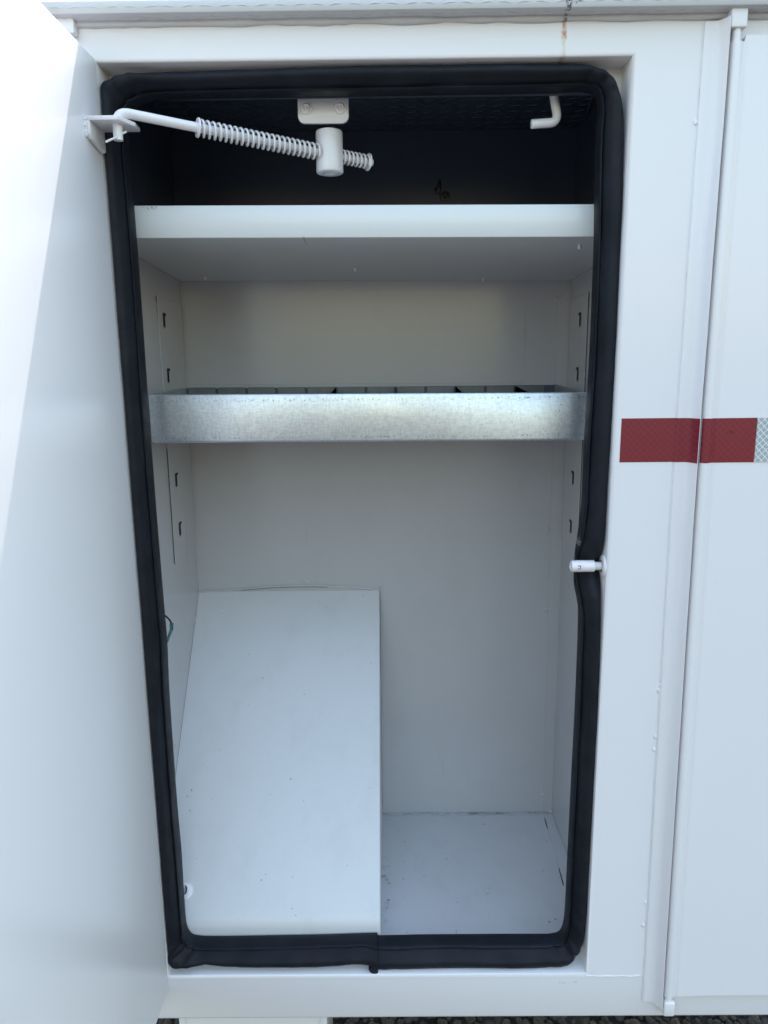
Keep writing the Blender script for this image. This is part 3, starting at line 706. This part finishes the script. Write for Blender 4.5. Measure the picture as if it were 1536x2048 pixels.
# faint worn code printed on the red tape
def glyph(g, rects, x, z, s):
    for (a, b_, c, d) in rects: g.box((x+a*s, -.0104, z+b_*s), (x+c*s, -.01005, z+d*s))
g = MB(); s = .0024
glyph(g, [(0, .85, .35, 1), (.0, .0, .12, .2), (.75, .85, 1.3, 1), (.5, 0, 1.2, .12)], 0.3807, -.0812, s)
glyph(g, [(0, .35, .6, .5)], 0.3870, -.0812, s)
for xx in (0.3895, 0.3927): glyph(g, [(0, 0, .16, .75), (.64, 0, .8, .9), (.1, .85, .7, 1), (.2, -.1, .6, .04)], xx, -.0815, s)
part(g, 'tape_print', M['ink'], rt_)

# ---- support beam under the body
g = MB(); g.box((-.3005, .018, -1.04), (-.0925, .030, -.8805), .0015); g.box((-.2985, .030, -1.04), (-.2945, .12, -.8805), .0008); g.box((-.0985, .030, -1.04), (-.0945, .12, -.8805), .0008)
g.box((-.2915, .0165, -1.03), (-.2900, .0185, -.884)); g.box((-.1025, .0165, -1.03), (-.1010, .0185, -.884))
part(g, 'hanger_plate', M['face'])

# ------------------------------------------------------------------ loose things inside
tray = bpy.data.objects.new('divider_tray', None); tray.location = (-.02, .2, -.1); C.objects.link(tray)
tag(tray, 'galvanised sheet steel tray with thin dividers hanging across the middle of the compartment', 'tray')
def tp(g, name, **kw):
    o = g.build(name, M['galv'], tray, **kw); o.matrix_parent_inverse = Matrix.Translation((.02, -.2, .1)); return o
tl, tr_, tf, tb = -.3110, .2590, .112, .300
sl_ = lambda x: -.0373-.0045*x
def trayprof(zt, zb): return zt
b = bmesh.new(); rows = []
fp = [(tf+.006, .0, 1), (tf+.0015, .0, 1), (tf+.0004, -.0006, 1), (tf, -.0020, 1), (tf-.0004, -.0300, 1), (tf, -.0590, 1), (tf+.0004, -.0612, 1), (tf+.0016, -.0622, 1), (tf+.010, -.0622, 1)]
xs = [tl+(tr_-tl)*i/48 for i in range(49)]
for x in xs:
    e = min(x-tl, tr_-x); cur = .004*max(0, 1-e/.006)**2 if e < .006 else 0
    bow = -.0030*math.sin(math.pi*(x-tl)/(tr_-tl))+.0006*math.sin((x-tl)*40)
    tilt = .005+.06*math.exp(-((x+.215)/.070)**2)+.10*math.exp(-((x-.185)/.095)**2); tilt *= min(1, (x-tl)/.02)*min(1, (tr_-x)/.008+.1)
    rows.append([b.verts.new((x, y+cur+bow+tilt*(z+.0311)*(1 if y < tf+.005 else 0), sl_(x)+z)) for y, z, _ in fp])
for a, c in zip(rows, rows[1:]):
    for j in range(len(fp)-1): b.faces.new((a[j], c[j], c[j+1], a[j+1]))
bmesh.ops.recalc_face_normals(b, faces=b.faces[:]); bmesh.ops.solidify(b, geom=b.faces[:], thickness=.0010)
g = MB(); g.add(b); tp(g, 'front_panel', angle=50)
for X in (tl, tr_-.001):
    g = MB(); g.prism([(tf+.004, sl_(X)-.0008), (tb, -.0325), (tb, -.0980), (tf+.004, sl_(X)-.0610)], 'x', X, X+.001); tp(g, 'side_panel')
g = MB(); g.box((tl+.001, tf+.008, -.0998), (tr_-.001, tb, -.0985)); tp(g, 'tray_bottom')
pit = .0463; x = -.3145; 
bx = [-.3100+.0461*i for i in range(13)]
for i in range(len(bx)-1):                              # rear wall of pressed segments with open slots between
    g = MB(); g.box((bx[i]+.0022, tb, -.0985), (bx[i+1]-.0016, tb+.0009, -.0330-.0045*(bx[i])-.0014), .0003, 1); tp(g, 'rear_segment').data.materials[0] = M['galvshade']
g = MB(); g.box((tl+.0005, tb+.0030, -.097), (tr_+.010, tb+.0040, -.0345)); o = tp(g, 'slot_shade_sheet'); o.data.materials[0] = M['dark']  # black sheet added so the open slots look dark
g = MB(); b = bmesh.new(); 
v = [b.verts.new(p) for p in ((tl, tb-.001, -.0300-.0045*tl), (tr_+.012, tb-.001, -.0300-.0045*tr_), (tr_+.012, tb+.006, -.0300-.0045*tr_), (tl, tb+.006, -.0300-.0045*tl))]
b.faces.new(v); bmesh.ops.solidify(b, geom=b.faces[:], thickness=.0022); g.add(b); o = tp(g, 'rear_rim'); o.data.materials[0] = M['wire']
for xb_, xf_ in ((bx[5]+.0005, bx[5]+.0005), (bx[7]-.0002, bx[7]-.0002), (bx[9]+.0002, bx[9]+.0002), (bx[11]+.0002, bx[11]+.0002)):
    g = MB(); b = bmesh.new(); zt = -.0345-.0045*xb_
    v = [b.verts.new(p) for p in ((xb_, tb-.0005, zt), (xf_, tf+.006, sl_(xf_)-.006), (xf_, tf+.006, -.098), (xb_, tb-.0005, -.098))]
    b.faces.new(v); bmesh.ops.solidify(b, geom=b.faces[:], thickness=.0009); g.add(b); tp(g, 'divider')
# dark wire with a teal clip poking out behind the seal
cab = bpy.data.objects.new('cable', None); cab.location = (-.29, .06, -.335); C.objects.link(cab)
tag(cab, 'short black wire with a teal clear plastic clip poking out behind the left seal', 'cable')
def cpart(g, name, mat):
    o = g.build(name, mat, cab); o.matrix_parent_inverse = Matrix.Translation((.29, -.06, .335)); return o
g = MB(); g.tube(catmull([(-.3000, .062, -.3150), (-.2930, .060, -.3180), (-.2872, .059, -.3230), (-.2838, .058, -.3290), (-.2838, .058, -.3370)], 5), .0012, 8); cpart(g, 'wire', M['wire'])
g = MB(); g.prism([(-.2866, -.3285), (-.2812, -.3280), (-.2822, -.3370), (-.2905, -.3555), (-.2935, -.3540), (-.2872, -.3380)], 'y', .0575, .0595, .0005)
g.tube([(-.2830, .0570, -.3290), (-.2850, .0570, -.3390), (-.2920, .0570, -.3540)], .0006, 6); cpart(g, 'clip', M['teal'])
